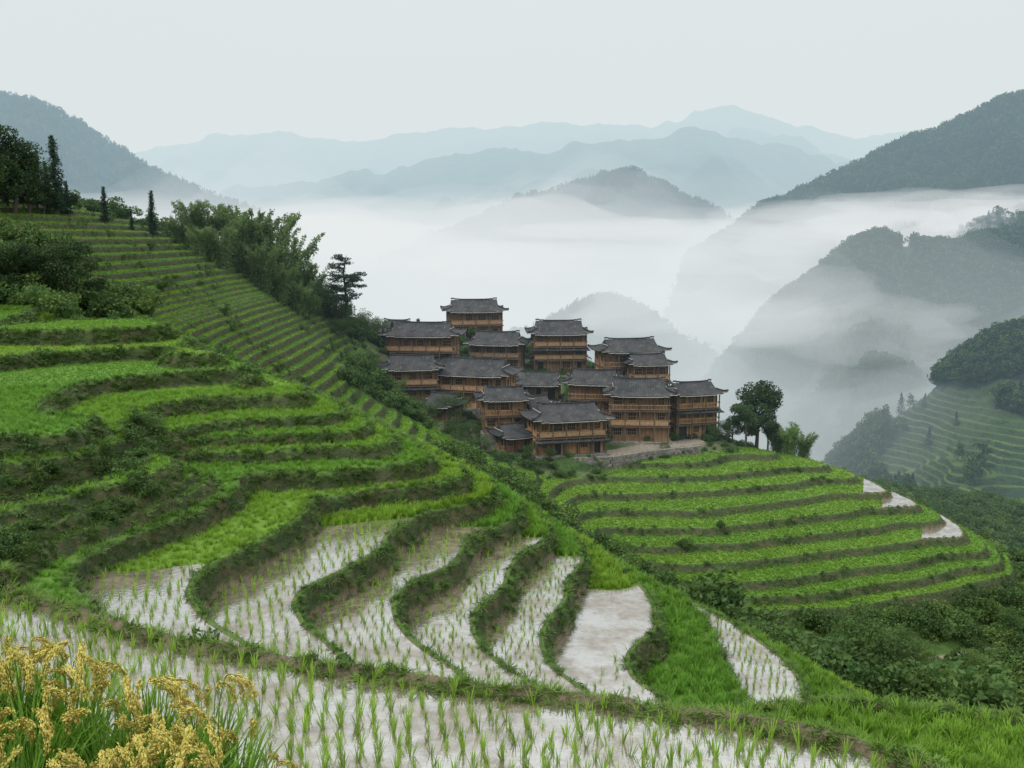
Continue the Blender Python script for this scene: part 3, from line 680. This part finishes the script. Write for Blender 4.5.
# ================================================================= MOUNTAINS
def mtmat(name,c1,c2,sc):
    m,nt,N,Lk=newmat(name); n=noisen(nt,sc,8,rough=.7); n2=noisen(nt,sc*8,6)
    col=mixn(nt,n,c1,c2); col=mixn(nt,mixn(nt,n2,(0,0,0),(.5,.5,.5)),col,c1)
    col=mixn(nt,attrn(nt,'rice'),col,mixn(nt,noisen(nt,.06,4),(.06,.11,.03),(.105,.165,.045))); outn(nt,bsdf(nt,col,.9,bumpn(nt,n2,.8,3),.1).outputs[0]); return m
M_mt=mtmat('forested_slope',(.022,.042,.022),(.055,.09,.038),.02)
def ridge(name,cp,front,back,slope,rs,nu=260,nv=120,jag=0,trees=0,tsc=1.0,terr=None,sround=20,rib=.45,sd=0,ang=0):
    cp=sorted(cp); W_=np.array([Pd(*c) for c in cp]); s=np.linspace(0,len(W_)-1,nu*3); c=np.stack([np.interp(s,np.arange(len(W_)),W_[:,k]) for k in range(3)],1)
    kern=np.hanning(int(nu*3/len(W_)*1.1)|1); kern/=kern.sum(); pad=len(kern)//2
    c=np.stack([np.convolve(np.pad(c[:,k],pad,mode='reflect',reflect_type='odd'),kern,'valid') for k in range(3)],1)[::3]
    L_=np.cumsum(np.r_[0,np.hypot(*(np.diff(c[:,:2],axis=0).T))]); c[:,2]+=fbm(L_/rs*4,L_*0+sd,4,sd)*jag
    md=-c[:,:2].mean(0); md/=np.linalg.norm(md); ca,sa=math.cos(ang),math.sin(ang); md=np.array([md[0]*ca-md[1]*sa,md[0]*sa+md[1]*ca])
    v=np.concatenate([-back*np.linspace(1,0,nv//3)[:-1]**1.5,front*np.linspace(0,1,nv)**1.3])
    XX=c[:,None,0]+md[0]*v; YY=c[:,None,1]+md[1]*v; av=np.abs(v)[None,:]
    fl=(np.sqrt(av**2+sround**2)-sround)
    n_=fbm(XX/rs,YY/rs,5,sd+3); rb=1-np.abs(fbm(XX/rs*1.3,YY/rs*1.3,3,sd+7))*2
    ZZ=c[:,None,2]-slope*fl*(1-rib*n_*1.2)-slope*rs*.25*(1-rb)*sst(0,rs,av)
    if terr is not None:
        ricev=terr(XX,YY,ZZ); st_=1.9; ZQ=ZZ+fbm(XX/18,YY/18,3,55)*1.2; k=np.floor(ZQ/st_); t=ZQ/st_-k; zt_=(k+sst(.55,1,t))*st_; ZZ=ZZ*(1-ricev)+zt_*ricev; rv=ricev*(t<.5)*(.55+.45*vn(k*3.7,k*0,4))
    else: ricev=np.zeros(ZZ.shape); rv=ricev
    n1_,n2_=ZZ.shape; id_=np.arange(n1_*n2_).reshape(n1_,n2_); Fc=np.stack([id_[:-1,:-1],id_[:-1,1:],id_[1:,1:],id_[1:,:-1]],-1).reshape(-1,4)
    me=mk_mesh(name,np.stack([XX,YY,ZZ],-1).reshape(-1,3),Fc,[M_mt],smooth=True)
    at=me.attributes.new('rice','FLOAT','POINT'); at.data.foreach_set('value',rv.astype(np.float32).ravel())
    link(bpy.data.objects.new(name,me))
    if trees:
        a=rng.uniform(0,n1_-1.01,trees*3); b=rng.uniform(nv//3-6,n2_-1.01,trees*3); i=a.astype(int); j=b.astype(int); fa=(a-i)[:,None]; fb_=(b-j)[:,None]
        P3=np.stack([XX,YY,ZZ],-1); p=(P3[i,j]*(1-fa)+P3[i+1,j]*fa)*(1-fb_)+(P3[i,j+1]*(1-fa)+P3[i+1,j+1]*fa)*fb_
        k=((ricev[i,j]<.3)|(rng.random(len(p))<.006))&(p[:,2]>-115)&(fbm(p[:,0]/25,p[:,1]/25,2,70)>-.5); p=p[k][:trees]
        scatter('forest',p-[0,0,.6],rng.uniform(.55,1.25,len(p))*tsc,forestcol,tilt=.05)
ridge('far_mountain_range',[(-200,160,7500),(0,165,7500),(100,160,7500),(150,150,7400),(200,139,7400),(250,133,7300),(300,134,7300),(350,142,7300),(400,134,7200),(450,127,7200),(500,129,7100),(545,117,7000),(600,130,7000),(650,126,7000),(690,116,7000),(740,108,7000),(790,122,7000),(850,138,7000),(905,127,7000),(945,140,7000),(1050,150,7000),(1250,150,7000)],2500,1500,.32,700,jag=60,sd=1,sround=60,rib=.7)
ridge('mountain_range',[(-100,190,4600),(180,205,4600),(260,188,4500),(330,180,4400),(400,168,4400),(470,150,4300),(540,152,4300),(600,146,4300),(660,134,4300),(720,130,4300),(780,147,4300),(860,165,4300),(930,170,4300),(1100,160,4300)],1700,900,.34,400,jag=50,sd=2,sround=50,rib=.7)
ridge('left_mountain',[(-300,60,1800),(-150,85,1800),(-50,98,1800),(0,100,1800),(30,104,1800),(60,117,1800),(100,140,1850),(130,160,1850),(160,178,1900),(200,192,1900),(240,208,1950),(280,225,1950),(340,245,2000)],600,400,.50,170,jag=9,sd=3,trees=5000,tsc=1.5)
ridge('misty_peak',[(380,262,1650),(430,238,1650),(470,226,1650),(500,208,1620),(525,198,1620),(545,202,1600),(575,188,1600),(605,178,1600),(632,174,1600),(655,184,1600),(680,197,1600),(705,208,1600),(735,225,1620),(790,250,1650)],350,300,.55,120,jag=8,sd=4,trees=4500,tsc=1.3)
ridge('right_mountain',[(690,262,1150),(720,243,1150),(760,216,1150),(800,196,1150),(850,172,1150),(900,148,1150),(950,130,1150),(1000,106,1150),(1040,94,1150),(1120,75,1150),(1300,60,1150)],420,300,.52,130,jag=9,sd=5,trees=13000,tsc=1.25)
ridge('right_wooded_hill',[(640,470,700),(700,400,700),(750,335,700),(800,288,710),(850,252,720),(885,239,720),(920,248,730),(960,252,740),(1000,240,750),(1050,230,750),(1200,215,760),(1350,205,770)],330,200,.50,90,jag=5,sd=6,trees=12000,tsc=1.0)
def tmask(x,y,zz):
    t=np.arctan2(x,y); m_=sst(.345,.37,t+fbm(x/15,y/15,2,5)*.02)*(1-sst(.0,1,(zz+62+fbm(x/25,y/25,2,8)*8)/5))*sst(-92,-86,zz+fbm(x/20,y/20,2,3)*5)
    return m_
ridge('right_terraced_hill',[(780,520,400),(830,475,400),(870,436,400),(920,400,405),(970,358,410),(1024,338,415),(1100,318,420),(1250,290,430)],200,140,.42,60,jag=2.5,sd=8,trees=5200,tsc=.85,terr=tmask,nu=420,nv=360,sround=15,rib=.30)
ridge('misty_spur',[(480,360,760),(540,335,760),(590,310,770),(620,306,780),(660,330,790),(720,370,800)],250,200,.5,70,jag=4,sd=9,trees=2000,tsc=1.1)
me=mk_mesh('valley_ground',[(-12000,-3000,-124),(12000,-3000,-124),(12000,14000,-124),(-12000,14000,-124)],[[0,1,2,3]],[M_mt]); link(bpy.data.objects.new('valley_ground',me))
# ================================================================= HAZE and MIST (self-glowing volumes)
mb=MB(); mb.box((0,7050,650),(24000,13900,1700)); me=mb.mesh('glowing_haze',[glowvolmat('glowing_haze',(.00023,.00031,.00036),(.72,.785,.80))]); link(bpy.data.objects.new('emissive_haze',me))  # haze veil is emitted glow plus absorption, replacing scattered skylight
def glowing_mist(x0,x1,y0,y1,zt_,amp,sc,sig,sd,Lr=(.80,.84,.85),tiltx=0,fade=150):
    nx,ny=150,130; xs=np.linspace(x0,x1,nx); ys=y0+(y1-y0)*np.linspace(0,1,ny)**1.4; XX,YY=np.meshgrid(xs,ys,indexing='ij')
    top=zt_+amp*fbm(XX/sc,YY/sc,4,sd)*1.8+tiltx*XX
    e=np.minimum.reduce([sst(0,fade,YY-y0),sst(0,fade*2,y1-YY),sst(0,fade,XX-x0),sst(0,fade,x1-XX)]); bot=-130.0-sd
    top=bot+.5+(top-bot)*e; top=np.maximum(top,bot+.5)
    n_=nx*ny; v=np.concatenate([np.stack([XX,YY,top],-1).reshape(-1,3),np.stack([XX,YY,np.full(XX.shape,bot)],-1).reshape(-1,3)])
    id_=np.arange(n_).reshape(nx,ny); Fa=np.stack([id_[:-1,:-1],id_[1:,:-1],id_[1:,1:],id_[:-1,1:]],-1).reshape(-1,4); Fb=Fa[:,::-1]+n_
    sd_=[]
    for line in (id_[:,0],id_[-1,:],id_[::-1,-1],id_[0,::-1]): sd_.append(np.stack([line[:-1],line[:-1]+n_,line[1:]+n_,line[1:]],-1))
    me=mk_mesh('glowing_valley_mist',v,np.concatenate([Fa,Fb]+sd_),[glowvolmat('glowing_mist',np.array([1,1.02,1.04])*sig,Lr)],smooth=True); link(bpy.data.objects.new('glowing_valley_mist',me))  # mist whiteness is put in as emission, nothing scatters here
glowing_mist(-2500,2500,850,3200,22,42,260,.0022,1,(.83,.86,.87),0,260)
glowing_mist(-2000,2000,820,2600,52,60,200,.0010,2,(.83,.86,.87),0,260)
glowing_mist(-900,1500,330,2600,-14,42,150,.0015,3,(.75,.81,.82))
glowing_mist(-700,1200,260,2400,-52,34,110,.0026,4,(.70,.77,.78))
def puff(px,py,d,rx,ry,rz,sig,sd):
    u=np.linspace(0,2*math.pi,49)[:-1]; v=np.linspace(.001,math.pi-.001,26); UU,VV=np.meshgrid(u,v,indexing='ij')
    x=np.sin(VV)*np.cos(UU); y=np.sin(VV)*np.sin(UU); zz=np.cos(VV); k=1+.38*fbm(x*2.2+sd,zz*2.2+y*1.6,4,sd)*1.5
    p=Pd(px,py,d); P_=np.stack([p[0]+x*k*rx,p[1]+y*k*ry,p[2]+zz*k*rz],-1).reshape(-1,3)
    id_=np.arange(48*26).reshape(48,26); nx=np.roll(id_,-1,0); Fc=np.stack([id_[:,:-1],id_[:,1:],nx[:,1:],nx[:,:-1]],-1).reshape(-1,4)
    o=link(bpy.data.objects.new('mist_cloud',mk_mesh('mist_cloud',P_,Fc,[glowvolmat('mist_cloud',np.array([1,1,1.02])*sig,(.83,.86,.87))],smooth=True)))  # cloud brightness comes from its own added emission
for k,a_ in enumerate([(960,212,940,150,90,22,.006),(860,230,900,130,80,24,.006),(1040,225,900,130,80,28,.006),(780,255,850,100,80,26,.005),(930,228,880,110,60,16,.006),(720,300,620,80,60,24,.004),(560,262,1100,180,100,20,.005),(420,258,900,150,90,22,.005),(340,235,1000,120,90,18,.005),(650,230,1300,180,90,14,.005),(480,300,600,100,70,20,.003),(860,330,560,70,50,16,.003)]):
    puff(*a_,k+20)
# ================================================================= WORLD, SUN, CAMERA
SAZ,SEL=-120,50
w=bpy.data.worlds.new('World'); scene.world=w; w.use_nodes=True; nt=w.node_tree; bg=nt.nodes['Background']
sky=nt.nodes.new('ShaderNodeTexSky'); sky.sky_type='NISHITA'; sky.sun_disc=False; sky.sun_elevation=math.radians(SEL); sky.sun_rotation=math.radians(SAZ); sky.dust_density=4; sky.air_density=1
tc=nt.nodes.new('ShaderNodeTexCoord'); ns=nt.nodes.new('ShaderNodeTexNoise'); ns.inputs['Scale'].default_value=2.2; ns.inputs['Detail'].default_value=3
mp=nt.nodes.new('ShaderNodeMapping'); mp.inputs['Scale'].default_value=(1,1,3.5); nt.links.new(tc.outputs['Generated'],mp.inputs[0]); nt.links.new(mp.outputs[0],ns.inputs[0])
cl=mixn(nt,ns.outputs[0],(7.3,7.7,7.8),(8.6,8.8,8.8))
sp=nt.nodes.new('ShaderNodeSeparateXYZ'); nt.links.new(tc.outputs['Generated'],sp.inputs[0])
mr=nt.nodes.new('ShaderNodeMapRange'); mr.interpolation_type='SMOOTHSTEP'; mr.inputs[1].default_value=.15; mr.inputs[2].default_value=.95; mr.inputs[3].default_value=1.0; mr.inputs[4].default_value=3.0; nt.links.new(sp.outputs[2],mr.inputs[0])
vm=nt.nodes.new('ShaderNodeVectorMath'); vm.operation='SCALE'; nt.links.new(cl,vm.inputs[0]); nt.links.new(mr.outputs[0],vm.inputs['Scale'])
nt.links.new(mixn(nt,.93,sky.outputs[0],vm.outputs[0]),bg.inputs[0]); bg.inputs[1].default_value=.1
sl=bpy.data.lights.new('sun','SUN'); sl.energy=1.5; sl.angle=math.radians(18); sl.color=(1,.97,.92); so=link(bpy.data.objects.new('sun',sl))
from mathutils import Vector
az=math.radians(SAZ); el=math.radians(SEL); dv=Vector((math.sin(az)*math.cos(el),math.cos(az)*math.cos(el),math.sin(el)))
so.rotation_euler=dv.to_track_quat('Z','Y').to_euler()
cam=bpy.data.cameras.new('camera'); cam.lens=36*F/1024; cam.sensor_width=36; cam.clip_end=30000; cam.clip_start=.1
co=link(bpy.data.objects.new('camera',cam)); co.rotation_euler=(math.pi/2-th,0,0); scene.camera=co
scene.view_settings.view_transform='Standard'; scene.view_settings.look='None'; scene.view_settings.exposure=0
print('DONE',time.time()-T0)
